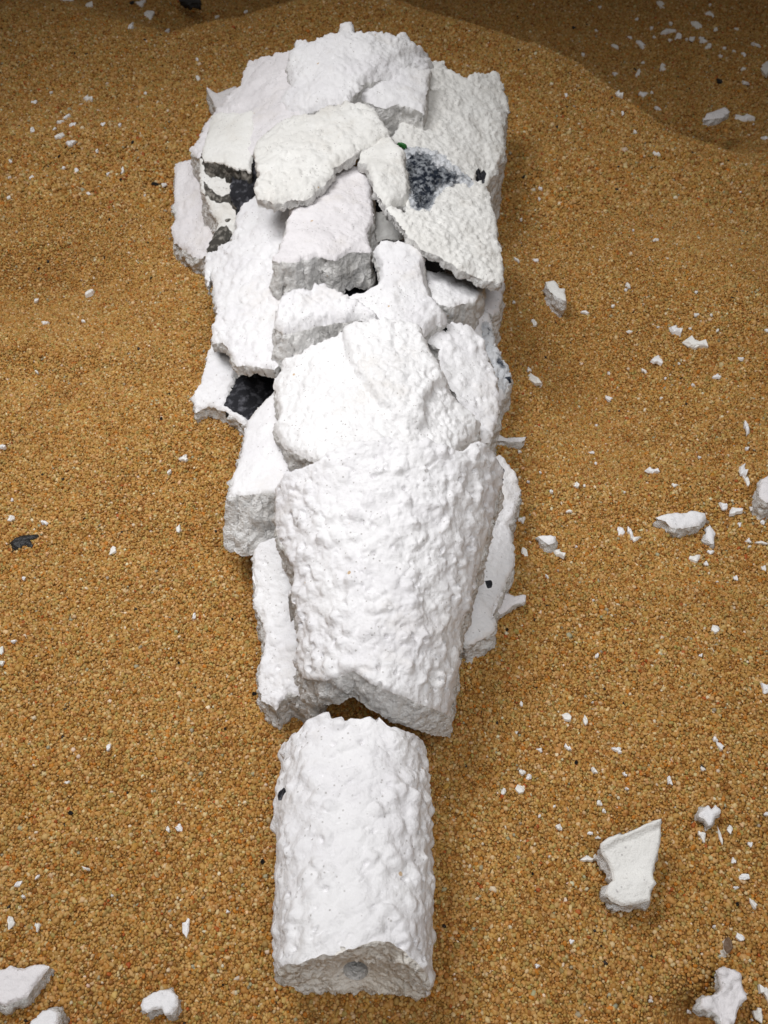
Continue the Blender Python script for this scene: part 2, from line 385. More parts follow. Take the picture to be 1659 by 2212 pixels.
# ------------------------------------------------------------------ ground
def build_sand():
    xs = np.r_[np.linspace(-1.6, -0.42, 30), np.arange(-0.40, 0.401, 0.004), np.linspace(0.42, 1.6, 30)]
    ys = np.r_[np.linspace(-1.2, -0.03, 30), np.arange(-0.02, 0.861, 0.004), np.linspace(0.88, 2.4, 36)]
    X, Y = np.meshgrid(xs, ys); Z = terrain(X, Y) - 0.0003; n, mm = X.shape
    idx = np.arange(n * mm).reshape(n, mm)
    f = np.stack([idx[:-1, :-1], idx[:-1, 1:], idx[1:, 1:], idx[1:, :-1]], -1).reshape(-1, 4)
    g = link_mesh('sand', np.stack([X, Y, Z], -1).reshape(-1, 3), f, sand_ground()); tag(g, 'golden brown sand rising to a soft crest behind the pile', None, None, 'structure')
    # loose grains: jittered hexagonal packing, each grain of its own size, turn and colour
    pts = []
    for ya, yb, s in ((0.015, 0.38, 0.00068), (0.38, 0.95, 0.00105)):
        yy = np.arange(ya, yb, s * 0.866); xm = 0.62
        xx = np.arange(-xm, xm, s)
        GX, GY = np.meshgrid(xx, yy); GX = GX + (np.arange(len(yy)) % 2)[:, None] * s / 2
        q = np.stack([GX.ravel(), GY.ravel()], 1) + RNG.normal(0, 0.24 * s, (GX.size, 2))
        dep = q[:, 1] * _cp + (CAM_H + 0.02) * _sp
        q = np.c_[q, np.full(len(q), s)][(np.abs(q[:, 0]) < dep * 0.399 * 1.30 + 0.015)]
        pts.append(q)
    q = np.vstack(pts); zz = terrain(q[:, 0], q[:, 1]); n = len(q)
    # cull what lies below the lower frame edge or behind the crest far away
    up = (zz - CAM_H); v = -(q[:, 1] * _sp + up * _cp) / (q[:, 1] * _cp - up * _sp)
    keep = (v < 0.60) & (v > -0.60); q, zz = q[keep], zz[keep]; n = len(q)
    zz = zz + RNG.normal(0, 0.24, n) * q[:, 2]
    pal = np.array([(0.49, 0.27, 0.076), (0.55, 0.335, 0.12), (0.42, 0.208, 0.046), (0.64, 0.46, 0.23), (0.39, 0.268, 0.082), (0.48, 0.18, 0.022), (0.31, 0.13, 0.026), (0.40, 0.10, 0.02), (0.74, 0.62, 0.44), (0.03, 0.022, 0.018), (0.38, 0.34, 0.22)])
    w = np.array([34, 20, 24, 6, 8, 3.0, 9, 0.4, 0.5, 0.10, 0.4]); w = w / w.sum()
    ci = RNG.choice(len(pal), n, p=w); col = 0.93 * pal[ci] * RNG.normal(1, 0.08, (n, 1)) * RNG.normal(1, 0.04, (n, 3))
    blot = fbm(np.c_[q[:, :2] / 0.016, 0 * zz], 2, 77)
    col = np.clip(col * (1 + 0.16 * blot[:, None] * np.array([0.7, 1.0, 1.25])), 0.008, 0.9)
    sc = q[:, 2:3] * 0.62 * np.exp(RNG.normal(0, 0.22, (n, 1))) * np.exp(RNG.normal(0, 0.20, (n, 3)))
    me = bpy.data.meshes.new('sand_grains'); me.vertices.add(n)
    me.vertices.foreach_set('co', np.c_[q[:, :2], zz].astype(np.float32).ravel())
    for nm, typ, fld, dat in (('gcol', 'FLOAT_COLOR', 'color', np.c_[col, np.ones(n)]), ('gscale', 'FLOAT_VECTOR', 'vector', sc), ('grot', 'FLOAT_VECTOR', 'vector', RNG.uniform(0, 6.28, (n, 3)))):
        a = me.attributes.new(nm, typ, 'POINT'); a.data.foreach_set(fld, dat.astype(np.float32).ravel())
    o = bpy.data.objects.new('sand_grains', me); COL.objects.link(o); tag(o, None, None, None, 'stuff')
    mat = sand_grain(); me.materials.append(mat)
    ng = bpy.data.node_groups.new('grains', 'GeometryNodeTree')
    ng.interface.new_socket('Geometry', in_out='INPUT', socket_type='NodeSocketGeometry'); ng.interface.new_socket('Geometry', in_out='OUTPUT', socket_type='NodeSocketGeometry')
    gi = ng.nodes.new('NodeGroupInput'); go = ng.nodes.new('NodeGroupOutput')
    ico = ng.nodes.new('GeometryNodeMeshIcoSphere'); ico.inputs['Radius'].default_value = 1; ico.inputs['Subdivisions'].default_value = 2; wob = ng.nodes.new('GeometryNodeSetPosition'); wn = ng.nodes.new('ShaderNodeTexNoise'); wn.inputs['Scale'].default_value = 1.3
    wm = ng.nodes.new('ShaderNodeVectorMath'); wm.operation = 'SUBTRACT'; wm.inputs[1].default_value = (0.5, 0.5, 0.5); ws = ng.nodes.new('ShaderNodeVectorMath'); ws.operation = 'SCALE'; ws.inputs['Scale'].default_value = 1.1
    sm = ng.nodes.new('GeometryNodeSetMaterial'); sm.inputs['Material'].default_value = mat
    ss = ng.nodes.new('GeometryNodeSetShadeSmooth')
    inst = ng.nodes.new('GeometryNodeInstanceOnPoints')
    a1 = ng.nodes.new('GeometryNodeInputNamedAttribute'); a1.data_type = 'FLOAT_VECTOR'; a1.inputs['Name'].default_value = 'gscale'
    a2 = ng.nodes.new('GeometryNodeInputNamedAttribute'); a2.data_type = 'FLOAT_VECTOR'; a2.inputs['Name'].default_value = 'grot'
    er = ng.nodes.new('FunctionNodeEulerToRotation')
    L = ng.links.new
    L(ico.outputs['Mesh'], wob.inputs['Geometry']); L(wn.outputs['Color'], wm.inputs[0]); L(wm.outputs[0], ws.inputs[0]); L(ws.outputs[0], wob.inputs['Offset']); L(wob.outputs[0], ss.inputs[0]); L(ss.outputs[0], sm.inputs[0]); L(sm.outputs[0], inst.inputs['Instance']); L(gi.outputs[0], inst.inputs['Points'])
    L(a1.outputs[0], inst.inputs['Scale']); L(a2.outputs[0], er.inputs[0]); L(er.outputs[0], inst.inputs['Rotation']); L(inst.outputs[0], go.inputs[0])
    md = o.modifiers.new('grains', 'NODES'); md.node_group = ng
    print('grains', n)
build_sand()

# ------------------------------------------------------------------ the pile, far end first
DARK_UNDER = M_DARK  # undersides burnt, and painted dark so gaps between fragments look shaded
def pile():
    # far left, smooth lilac shell reaching round the head of the pile
    s = shard('broad smooth lilac-white fragment forming the upper left shoulder of the pile', (560, 330))
    slab(s, P('C1', [(600, 215), (500, 232), (410, 262), (360, 370), (290, 440), (230, 520), (190, 590), (145, 655), (180, 690), (240, 660), (420, 680), (560, 640), (640, 560), (660, 440), (700, 280)]),
         0.046, 0.42, 0.10, 0.012, axis=70, k=3, tex='soft', amp=1.25, skin=M_SKIN2, ground=True)
    # spike sticking out of the sand
    s = shard('thin pale spike poking out of the sand at the upper left of the pile', (460, 205), cat='flake')
    slab(s, P('C1', [(218, 378), (235, 385), (262, 405), (300, 390), (350, 372), (330, 430), (270, 478), (245, 440), (228, 410)]), 0.014, 0.1, 0.2, 0.004, skin=M_SKIN2, ground=True, rag=1.2, amp=0.5)
    # top cap
    s = shard('rough knobbly fragment capping the far top end of the pile', (770, 130))
    slab(s, P('C1', [(585, 215), (610, 165), (640, 152), (690, 166), (740, 140), (800, 122), (808, 95), (860, 88), (876, 126), (960, 130), (1060, 146), (1100, 138), (1140, 180), (1200, 214), (1212, 250), (1196, 340), (1100, 330), (1000, 312), (930, 330), (893, 352), (900, 372), (862, 400), (850, 432), (760, 442), (700, 470), (640, 486), (560, 482), (524, 462), (545, 420), (590, 360), (575, 280)]),
         0.062, 0.02, 0.16, 0.007, axis=95, k=12, tex='crust', amp=0.95, rnd=0.002, rpx=10, under=DARK_UNDER, steps=[(P('C1', [(900, 345), (960, 290), (1080, 230), (1230, 200), (1230, 380), (1000, 340)]), -0.0015, 8)])
    # thick right wedge with grey front
    s = shard('wedge with a tall grey broken front below the cap at the top right', (860, 230))
    slab(s, P('C1', [(860, 400), (905, 345), (980, 300), (1100, 290), (1205, 300), (1190, 400), (1178, 500), (1140, 472), (1060, 455), (1010, 466), (960, 458), (920, 436), (850, 435)]),
         0.055, -0.12, 0.22, 0.020, axis=90, k=8, tex='soft', amp=0.9, front=0.15, under=DARK_UNDER)
    # right big slab, with bubbly burnt patch
    s = shard('large pimpled slab on the right with a round hole near its edge', (1020, 260))
    slab(s, P('C1', [(1150, 300), (1205, 262), (1260, 264), (1310, 310), (1365, 350), (1400, 320), (1490, 308), (1530, 380), (1550, 480), (1530, 560), (1532, 660), (1492, 760), (1450, 815), (1440, 850), (1400, 800), (1310, 740), (1250, 700), (1100, 690), (1040, 600), (1100, 460)]),
         0.040, -0.38, 0.12, 0.012, axis=80, k=5, tex='crust', amp=1.0, ground=True, skin=M_CREAM,
         chars=[(P('C1', [(1410, 756), (1427, 744), (1444, 756), (1448, 776), (1438, 790), (1418, 788), (1411, 774)]), 1.5, 5)],  # hole floor coloured dark to stand for its shade
         steps=[(P('C1', [(1410, 756), (1427, 744), (1444, 756), (1448, 776), (1438, 790), (1418, 788), (1411, 774)]), -0.0028, 4)])
    s = shard('slanting slab with a grey-blue bubbly burnt patch and a sharp lower edge', (980, 470))
    slab(s, P('C2', [(1085, 20), (1130, 20), (1220, 35), (1300, 75), (1390, 165), (1440, 200), (1462, 230), (1490, 330), (1505, 430), (1520, 520), (1524, 622), (1430, 606), (1330, 560), (1250, 512), (1170, 470), (1110, 420), (1085, 390), (1050, 330), (985, 272), (1000, 266), (1060, 290), (1090, 310), (1110, 240), (1095, 120)]),
         0.047, -0.30, -0.02, 0.0028, axis=75, k=5, tex='crust', amp=0.9, rnd=0.0004, skin=M_CREAM, under=DARK_UNDER,
         pore=P('C2', [(1080, 10), (1180, 25), (1280, 75), (1390, 170), (1385, 195), (1330, 175), (1270, 200), (1225, 250), (1200, 300), (1170, 305), (1120, 290), (1100, 230)]),
         chars=[(P('C2', [(1090, 60), (1180, 55), (1260, 110), (1380, 175), (1330, 170), (1250, 200), (1190, 300), (1130, 285), (1105, 180)]), 0.92, 34)])
    # broken tube end with grey mouth, upper left
    s = shard('left shoulder fragment with a grey burnt broken mouth', (480, 350))
    slab(s, P('C1', [(240, 505), (300, 490), (425, 488), (430, 620), (415, 752), (385, 742), (330, 722), (250, 706), (205, 700), (200, 660), (225, 570)]),
         0.043, 0.20, 0.10, 0.012, axis=80, k=14, tex='soft', amp=0.6, skin=M_CREAM, wall=M_GREY, wall_char=0.74, front=0.12, wamp=0.9, under=DARK_UNDER)
    slab(s, P('C2', [(335, 130), (400, 60), (500, 60), (500, 190), (430, 225), (372, 290), (352, 312), (325, 230)]), 0.036, 0.1, 0.5, 0.010, tex='rough', amp=0.9, skin=M_DARK, wall=M_DARK, names=('charred_or_shaded_hollow', 'hollow_edge', 'underside'), chars=[(P('C2', [(200, 0), (600, 0), (600, 400), (200, 400)]), 0.9, 4)])  # dark piece added to paint the shade of the cavity
    # patchy side wall below it
    s = shard('upright side piece with flaking black and white burnt patches', (480, 470))
    slab(s, P('C2', [(190, 70), (300, 110), (400, 130), (450, 90), (470, 160), (400, 220), (360, 300), (352, 370), (312, 440), (232, 497), (222, 470), (255, 400), (270, 350), (230, 280), (195, 200)]),
         0.030, 0.30, 0.55, 0.012, tex='rough', amp=0.45, skin=M_GREY, ground=True,
         chars=[(P('C2', [(205, 95), (260, 85), (340, 110), (395, 140), (385, 160), (300, 150), (240, 160), (210, 140)]), 0.9, 5),
                (P('C2', [(190, 170), (240, 215), (290, 250), (330, 215), (400, 140), (470, 90), (475, 170), (400, 220), (360, 300), (320, 280), (240, 260)]), 1.0, 5),  # burnt patch, extended to paint the shaded cavity at its right end
                (P('C2', [(295, 335), (322, 330), (320, 352), (298, 356)]), 1.0, 3),
                (P('C2', [(255, 400), (310, 380), (330, 400), (310, 450), (228, 500), (218, 470)]), 1.0, 5)])
    s = shard('thin lilac wing at the far left side of the pile', (410, 440))
    slab(s, P('C2', [(80, 95), (150, 75), (200, 70), (230, 200), (290, 350), (260, 430), (235, 470), (205, 510), (150, 500), (80, 442), (65, 400), (86, 330), (76, 200)]),
         0.014, 0.45, 0.22, 0.008, tex='soft', amp=1.1, skin=M_SKIN2, ground=True)
    # left long bumpy half tube with charred hollow
    s = shard('long lumpy half tube on the left, charred black inside its broken lower end', (560, 640))
    slab(s, P('C2', [(340, 260), (440, 240), (600, 255), (640, 400), (600, 520), (640, 640), (660, 760), (680, 870), (600, 900)]) +
            P('C3', [(560, 320), (520, 384), (440, 362), (352, 366), (340, 330), (290, 255), (244, 268), (245, 200), (262, 150)]) +
            P('C2', [(238, 560), (225, 640), (205, 520), (230, 490), (320, 440), (352, 370)]),
         0.033, 0.42, 0.04, 0.0038, axis=88, k=7, tex='blob', amp=1.1, under=DARK_UNDER, skin=M_SKIN)
    slab(s, P('C3', [(240, 262), (300, 250), (345, 330), (352, 366), (345, 400), (322, 470), (300, 540), (332, 556), (394, 600), (388, 628), (300, 560), (230, 540), (165, 570), (160, 505), (190, 440), (212, 360)]),
         0.013, 0.10, 0.35, 0.010, tex='rough', amp=0.5, skin=M_SKIN, ground=True, names=('broken_end', 'end_wall', 'underside'))
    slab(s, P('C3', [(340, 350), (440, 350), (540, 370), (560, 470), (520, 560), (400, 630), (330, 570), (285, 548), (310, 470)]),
         0.012, 0.0, 0.30, 0.010, tex='rough', amp=0.8, skin=M_DARK, wall=M_DARK, ground=True, names=('charred_or_shaded_hollow', 'hollow_edge', 'underside'),
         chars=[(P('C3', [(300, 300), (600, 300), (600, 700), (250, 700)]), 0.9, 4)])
    # centre upper lumpy fragment
    s = shard('lumpy cream fragment in the upper middle, below the cap', (700, 330))
    slab(s, P('C1', [(430, 640), (470, 590), (520, 545), (590, 502), (700, 490), (760, 455), (840, 438), (930, 448), (975, 500), (1026, 575), (1010, 605), (900, 645), (822, 702), (782, 722), (778, 760), (720, 815), (660, 868), (600, 868), (520, 880), (450, 864), (428, 800), (456, 756), (432, 700)]),
         0.056, 0.06, 0.05, 0.003, axis=60, k=7, tex='blob', amp=1.15, rnd=0.0012, rpx=9, skin=M_CREAM, under=M_BREAK)
    s = shard('small crescent fragment leaning beside the burnt bubbly patch', (835, 370))
    slab(s, P('C1', [(830, 716), (842, 690), (900, 655), (935, 585), (1025, 590), (1100, 650), (1090, 690), (1116, 780), (1116, 850), (1090, 892), (1020, 890), (975, 850), (950, 780), (918, 702), (870, 692)]),
         0.057, -0.06, 0.05, 0.0035, axis=60, k=24, tex='soft', amp=0.9, rnd=0.002, rpx=9, skin=M_CREAM)
    # green sliver in the gap
    s = shard('thin green sliver caught in the gap above the bubbly patch', (870, 306), name='green_sliver', cat='sliver', group=None)
    slab(s, P('C1', [(1064, 619), (1080, 619), (1098, 626), (1102, 633), (1085, 631)]), 0.050, 0, 0.3, 0.002, tex='none', skin=M_GREEN, wall=M_GREEN, rag=0.5, step=2, names=('sliver_face', 'sliver_edge', 'underside'))
    # central thick block
    s = shard('central block with smooth top and tall broken front face', (705, 480))
    slab(s, P('C2', [(590, 265), (640, 220), (740, 180), (785, 130), (850, 96), (925, 110), (942, 160), (952, 270), (956, 325), (932, 400), (942, 472), (850, 480), (790, 512), (690, 500), (630, 520), (545, 520), (512, 510), (560, 430), (572, 340)]),
         0.050, -0.05, -0.02, 0.0125, axis=75, k=11, tex='soft', amp=0.8, rnd=0.0012, skin=M_SKIN2, front=0.28, flare=0.05, under=DARK_UNDER)
    s = shard('pale chip standing in the gap beside the central block', (850, 480))
    slab(s, P('C2', [(965, 300), (1040, 320), (1090, 395), (1085, 425), (1000, 425), (950, 450), (960, 380)]), 0.038, 0, 0.3, 0.012, tex='soft', amp=0.5, skin=M_CREAM)
    # small right fragments below the slanting slab
    s = shard('small creased fragment under the sharp edge of the slanting slab', (975, 620))
    slab(s, P('C2', [(1175, 560), (1290, 575), (1440, 620), (1440, 645), (1402, 700), (1290, 724), (1230, 705), (1195, 650)]), 0.037, -0.25, -0.1, 0.010, tex='rough', amp=0.6, rag=2.5, ground=True)
    s = shard('small pale fragment at the right flank below the slanting slab', (1055, 640))
    slab(s, P('C2', [(1430, 620), (1524, 622), (1512, 740), (1482, 760), (1425, 716), (1400, 706)]), 0.022, -0.4, 0.3, 0.010, tex='soft', amp=0.5, skin=M_SKIN2, ground=True)
    # middle band
    s = shard('smooth tongue-shaped fragment right of the central block', (870, 620))
    slab(s, P('C2', [(950, 455), (1000, 415), (1060, 420), (1140, 450), (1186, 490), (1180, 560), (1210, 650), (1270, 730), (1282, 772), (1220, 792), (1170, 832), (1100, 822), (1000, 822), (930, 780), (800, 700), (830, 660), (930, 640), (985, 612), (976, 525)]),
         0.047, -0.10, 0.12, 0.0035, axis=80, k=10, tex='soft', amp=0.95, rnd=0.003, rpx=12, under=DARK_UNDER, flare=0.05)
    s = shard('curved crumbly ridge across the middle of the pile', (700, 660))
    slab(s, P('C2', [(512, 790), (525, 720), (560, 655), (620, 642), (740, 614), (800, 640), (830, 660), (900, 690), (970, 740), (982, 780), (900, 752), (800, 760), (700, 778), (620, 800), (560, 812)]),
         0.049, 0.02, 0.05, 0.011, axis=0, k=0, tex='crust', amp=1.0, rag=3.0, front=0.45, wamp=1.7, rnd=0.0035, rpx=12, under=DARK_UNDER)
    # big rough chunk
    s = shard('big rough chunk with a spalled smooth layer in the lower middle', (770, 830))
    slab(s, P('C3', [(540, 322), (620, 300), (680, 262), (850, 190), (960, 180), (1090, 185), (1160, 215), (1200, 310), (1242, 390), (1300, 470), (1380, 560), (1432, 602), (1402, 680), (1350, 702), (1300, 760), (1000, 800), (800, 800), (692, 776), (620, 742), (560, 712), (515, 622), (536, 560), (520, 480), (514, 420), (540, 370)]),
         0.047, -0.02, 0.02, 0.014, axis=85, k=12, tex='rough', amp=0.85, rag=3.0, ground=True, skin=M_ROUGH, rnd=0.002, rpx=12,
         steps=[(P('C3', [(846, 150), (1450, 150), (1400, 400), (1300, 440), (1222, 470), (1168, 540), (1184, 630), (1100, 634), (1060, 600), (1000, 560), (950, 500), (900, 430), (850, 350), (830, 250)]), 0.0030, 9)])
    # right side fragment + burnt crust
    s = shard('grey burnt crust with black bubbles on the right flank', (1085, 780))
    slab(s, P('C3', [(1370, 110), (1420, 105), (1462, 125), (1482, 200), (1492, 270), (1540, 350), (1566, 430), (1530, 500), (1500, 560), (1440, 520), (1420, 380), (1380, 240)]),
         0.016, -0.35, 0.25, 0.008, tex='soft', amp=0.8, ground=True, pore=P('C3', [(1430, 170), (1470, 170), (1490, 270), (1545, 350), (1566, 430), (1530, 500), (1480, 400), (1440, 280)]),
         chars=[(P('C3', [(1440, 180), (1462, 185), (1470, 240), (1448, 240)]), 0.75, 12), (P('C3', [(1490, 300), (1540, 340), (1545, 400), (1500, 380)]), 0.75, 16), (P('C3', [(1535, 410), (1570, 415), (1560, 440), (1540, 436)]), 1.0, 4)])
    s = shard('wrinkled fragment leaning on the right of the rough chunk', (1000, 830))
    slab(s, P('C3', [(1160, 232), (1230, 190), (1300, 170), (1380, 180), (1440, 255), (1470, 350), (1500, 430), (1512, 560), (1485, 650), (1462, 702), (1400, 690), (1400, 610), (1362, 552), (1292, 462), (1240, 372), (1242, 290)]),
         0.032, -0.40, 0.08, 0.010, axis=78, k=6, tex='blob', amp=0.8, ground=True)
    # left mid tube
    s = shard('left tube stub with a rough rounded end below the charred hollow', (590, 1010))
    slab(s, P('C3', [(384, 650), (400, 600), (450, 540), (520, 470), (580, 480), (620, 700), (760, 760), (700, 900), (600, 930)]) + P('C4', [(400, 366), (300, 371), (240, 376), (182, 382), (195, 300), (240, 180), (250, 80)]),
         0.030, 0.20, -0.02, 0.016, axis=72, k=16, tex='soft', amp=0.7, front=0.55, flare=0.12, under=M_BREAK)
    # flanks of the big lumpy half tube
    s = shard('long flat fragment under the left edge of the big lumpy half tube', (600, 1350))
    slab(s, P('C4', [(284, 640), (310, 600), (370, 566), (460, 570), (560, 700), (600, 960)]) + P('C5', [(430, 100), (450, 560), (410, 610), (340, 570), (300, 555), (250, 632), (184, 596), (174, 540), (166, 470), (190, 410), (196, 340), (190, 260), (150, 180), (160, 90), (147, 30)]) + P('C4', [(300, 800), (280, 740), (292, 700)]),
         0.017, 0.30, 0.24, 0.010, axis=88, k=8, tex='blob', amp=0.9, ground=True)
    s = shard('ragged fragment under the right edge of the big half tube, small black pit', (1050, 1250))
    slab(s, P('C4', [(1240, 260), (1380, 206), (1430, 250), (1466, 370), (1446, 440), (1416, 510), (1432, 600), (1430, 690), (1400, 770), (1360, 850), (1335, 930)]) + P('C5', [(1250, 110), (1200, 200), (1214, 285), (1165, 322), (1100, 345), (1040, 320), (980, 200)]),
         0.015, -0.32, 0.20, 0.010, axis=92, k=6, tex='soft', amp=0.8, ground=True,
         chars=[(P('C4', [(1306, 756), (1334, 758), (1336, 784), (1318, 790)]), 0.95, 3), (P('C4', [(1372, 262), (1392, 270), (1396, 330), (1372, 335)]), 0.66, 7)])
    # big lumpy half tube
    s = shard('largest fragment, a lumpy white half tube with an arched broken end', (810, 1250))
    slab(s, P('C4', [(385, 350), (440, 282), (550, 242), (620, 190), (720, 150), (830, 140), (880, 118), (920, 125), (960, 150), (1060, 125), (1120, 160), (1210, 182), (1250, 150), (1300, 150), (1350, 190), (1382, 260), (1386, 330), (1352, 400), (1332, 520), (1302, 620), (1272, 720), (1242, 850)]) +
            P('C5', [(1082, 200), (1056, 330), (1052, 430), (1032, 540), (1022, 668), (980, 640), (870, 600), (760, 552), (660, 512), (592, 458), (510, 486), (460, 502), (366, 492), (332, 420), (350, 330), (340, 200), (310, 100)]) +
            P('C4', [(436, 830), (462, 800), (470, 720), (440, 650), (400, 560), (385, 480)]),
         0.050, 0.0, 0.28, 0.0115, axis=93, tex='blob', amp=1.15, extra=lambda x, y: -0.034 * (1 - np.sqrt(1 - np.clip(((x + 0.0006) / np.clip(0.0200 + 0.24 * (y + 0.024), 0.019, 0.05)) ** 2, 0, 0.955))), rag=2.0, front=0.10, under=M_BREAK, center=(820, 1240))
pile()

# ------------------------------------------------------------------ near end: tube stub with a small round bore
def tube_stub():
    s = shard('nearest piece, a lumpy white tube stub with a small round bore', (763, 1800))
    nA, nL = 210, 150
    th = np.linspace(0, 2 * math.pi, nA, endpoint=False)            # 0 = right, 90 = up
    ya, yb = 0.1102, 0.0565
    rows = []
    front = 0.0043 * np.exp(-((th - R(62)) / 0.55) ** 2) + 0.0020 * np.clip(-np.sin(th), 0, 1) - 0.001 * np.cos(th)
    rag = 0.0016 * fbm(np.c_[np.cos(th) * 4, np.sin(th) * 4, 0 * th], 3, 31)
    back = 0.003 * fbm(np.c_[np.cos(th) * 2, np.sin(th) * 2, 5 + 0 * th], 3, 41) + 0.002 * np.exp(-((th - R(115)) / 0.5) ** 2)
    for i in range(nL):
        t = i / (nL - 1); yy = (ya + back) * (1 - t) + (yb + front + rag) * t
        rr = 1 + 0.03 * np.sin(3.1 * t) - 0.04 * (1 - t) ** 3
        rx = 0.0182 * rr * (1.04 - 0.105 * t); rz = 0.0180 * rr
        c_, s_ = np.cos(th), np.sin(th)
        rows.append(np.stack([-0.0072 + 0.0006 * (t - 0.5) + rx * np.sign(c_) * np.abs(c_) ** 0.9, yy, 0.0155 + rz * np.sign(s_) * np.abs(s_) ** 0.95], 1))
    skin = np.vstack(rows); idx = np.arange(nL * nA).reshape(nL, nA)
    def quads(ix):
        a, b = ix[:-1], ix[1:]; return np.stack([a, np.roll(a, -1, 1), np.roll(b, -1, 1), b], -1).reshape(-1, 4)
    tri = lambda q: np.vstack([q[:, [0, 1, 2]], q[:, [0, 2, 3]]])
    fs = tri(quads(idx))
    rim = rows[-1]; cx, cz = -0.0064, 0.0100; nE = 46; er = []
    for j in range(1, nE + 1):
        t = j / nE; rad = 1 - t * 0.89
        hole = np.stack([cx + 0.0028 * np.cos(th), np.full(nA, 0.0600), cz + 0.0026 * np.sin(th)], 1)
        p = rim * (1 - t) + hole * t; p[:, 1] = rim[:, 1] * (1 - sstep(0, 0.8, np.full(nA, t))) + (0.0592 + 0.0014 * np.sin(th)) * sstep(0, 0.8, np.full(nA, t)) + 0.0012 * sstep(0.72, 1, np.full(nA, t))
        er.append(p)
    bore = [np.stack([cx + 0.0024 * np.cos(th), np.full(nA, 0.0612 + 0.0014 * np.sin(th) + 0.0012 * j), cz - 0.0010 * j + 0.0022 * np.sin(th)], 1) for j in range(1, 14)]
    V = np.vstack([skin] + er + bore)
    e_idx = np.vstack([idx[-1:], nL * nA + np.arange(nE * nA).reshape(nE, nA)]); fe = tri(quads(e_idx))
    b_idx = np.vstack([e_idx[-1:], nL * nA + nE * nA + np.arange(13 * nA).reshape(13, nA)]); fb = tri(quads(b_idx))
    # far end closed the same rough way
    bc = len(V); V = np.vstack([V, rows[0].mean(0)[None] + np.array([[0, -0.003, 0]])])
    fc = np.stack([np.roll(idx[0], -1), idx[0], np.full(nA, bc)], 1)
    allF = np.vstack([fs, fe, fb, fc]); nr = vnormals(V, allF)
    if (nr[idx[60]] * (V[idx[60]] - np.array([-0.0072, 0, 0.0155]) * np.array([1, 0, 1]) - V[idx[60]] * np.array([0, 1, 0]))).sum() < 0:
        fs, fe, fb, fc = fs[:, ::-1], fe[:, ::-1], fb[:, ::-1], fc[:, ::-1]; nr = -nr
    d = np.zeros(len(V)); n0 = nL * nA; n1 = n0 + nE * nA
    d[:n0] = tex_disp('blob', V[:n0], 61) * 1.1
    d[n0:n1] = tex_disp('rough', V[n0:n1], 63) * np.repeat(1.3 * sstep(1.0, 0.55, np.arange(1, nE + 1) / nE) + 0.15, nA)
    d[idx[-1]] *= 0.5
    V = V + nr * d[:, None]
    ch = np.zeros(len(V)); pit = on_surface([((700 + 278 * .7233) * .6777, (2400 + 190 * .7233) * .6777)], lambda x, y: 0 * x + 0.022)[0]
    dd = np.hypot(V[:n0, 1] - pit[1], (V[:n0, 0] - pit[0])) + 0.0006 * perlin(V[:n0] / 0.001, 3); ch[:n0] = sstep(0.0016, 0.0009, dd) * (V[:n0, 2] > 0.012)
    Vr = V - np.array(s.location)
    def part(name, f, mat):
        u, inv = np.unique(f.ravel(), return_inverse=True); return link_mesh(name, Vr[u], inv.reshape(-1, 3), mat, s, ch[u])
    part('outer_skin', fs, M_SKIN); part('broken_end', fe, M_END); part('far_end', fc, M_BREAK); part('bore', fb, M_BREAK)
tube_stub()

# ------------------------------------------------------------------ dark lump added inside the pile to darken its gaps
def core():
    s = shard('dark navy lump added inside the pile to darken its gaps', (760, 520), name='gap_darkening_lump', cat='gap filler', group=None)
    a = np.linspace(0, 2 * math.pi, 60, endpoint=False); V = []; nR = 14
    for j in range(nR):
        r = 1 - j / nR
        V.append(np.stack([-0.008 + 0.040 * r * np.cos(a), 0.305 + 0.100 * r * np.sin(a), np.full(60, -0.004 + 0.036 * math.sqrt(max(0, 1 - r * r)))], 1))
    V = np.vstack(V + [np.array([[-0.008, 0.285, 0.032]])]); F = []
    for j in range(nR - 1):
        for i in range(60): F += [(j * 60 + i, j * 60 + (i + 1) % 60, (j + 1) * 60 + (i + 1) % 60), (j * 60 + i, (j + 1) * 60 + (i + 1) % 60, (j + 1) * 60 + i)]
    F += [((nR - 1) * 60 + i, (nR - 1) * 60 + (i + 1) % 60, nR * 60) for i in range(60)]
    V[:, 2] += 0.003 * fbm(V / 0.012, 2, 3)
    link_mesh('lump', V - np.array(s.location), F, plain('navy_gap_dark', (0.012, 0.014, 0.024), 0.7), s)
core()

# ------------------------------------------------------------------ loose fragments lying on the sand
LOOSE = 'broken bits of white shell lying loose on the sand'
def loose(label, poly, z=0.003, cat='fragment', mat=M_SKIN2, **kw):
    pp = np.array(poly); g = on_sand([tuple(pp.mean(0))])[0]
    s = root('loose_fragment', tuple(g), label, cat, LOOSE)
    kw.setdefault('tex', 'rough'); kw.setdefault('amp', 0.45); kw.setdefault('rag', 1.0); kw.setdefault('step', 3.6)
    slab(s, poly, g[2] + z, thick=kw.pop('thick', z + 0.002), skin=mat, **kw)
    return s
loose('fan-shaped white fragment with a smooth curled rim, alone on the sand at right', P('R4', [(612, 568), (665, 522), (720, 505), (748, 515), (850, 470), (930, 425), (992, 410), (996, 500), (990, 560), (965, 650), (948, 730), (945, 790), (965, 820), (925, 865), (920, 930), (850, 945), (745, 962), (680, 935), (636, 890), (650, 840), (690, 800), (690, 740), (660, 670), (615, 600)]), 0.010, 'fragment', M_CREAM, sx=0.05, sy=0.28, tex='soft', amp=0.35, thick=0.005, rag=0.8, flare=-0.1,
      steps=[(P('R4', [(600, 790), (990, 770), (980, 990), (600, 990)]), 0.0015, 14), (P('R4', [(600, 560), (730, 500), (1000, 395), (1000, 440), (860, 500), (740, 545), (620, 600)]), 0.0012, 8)])
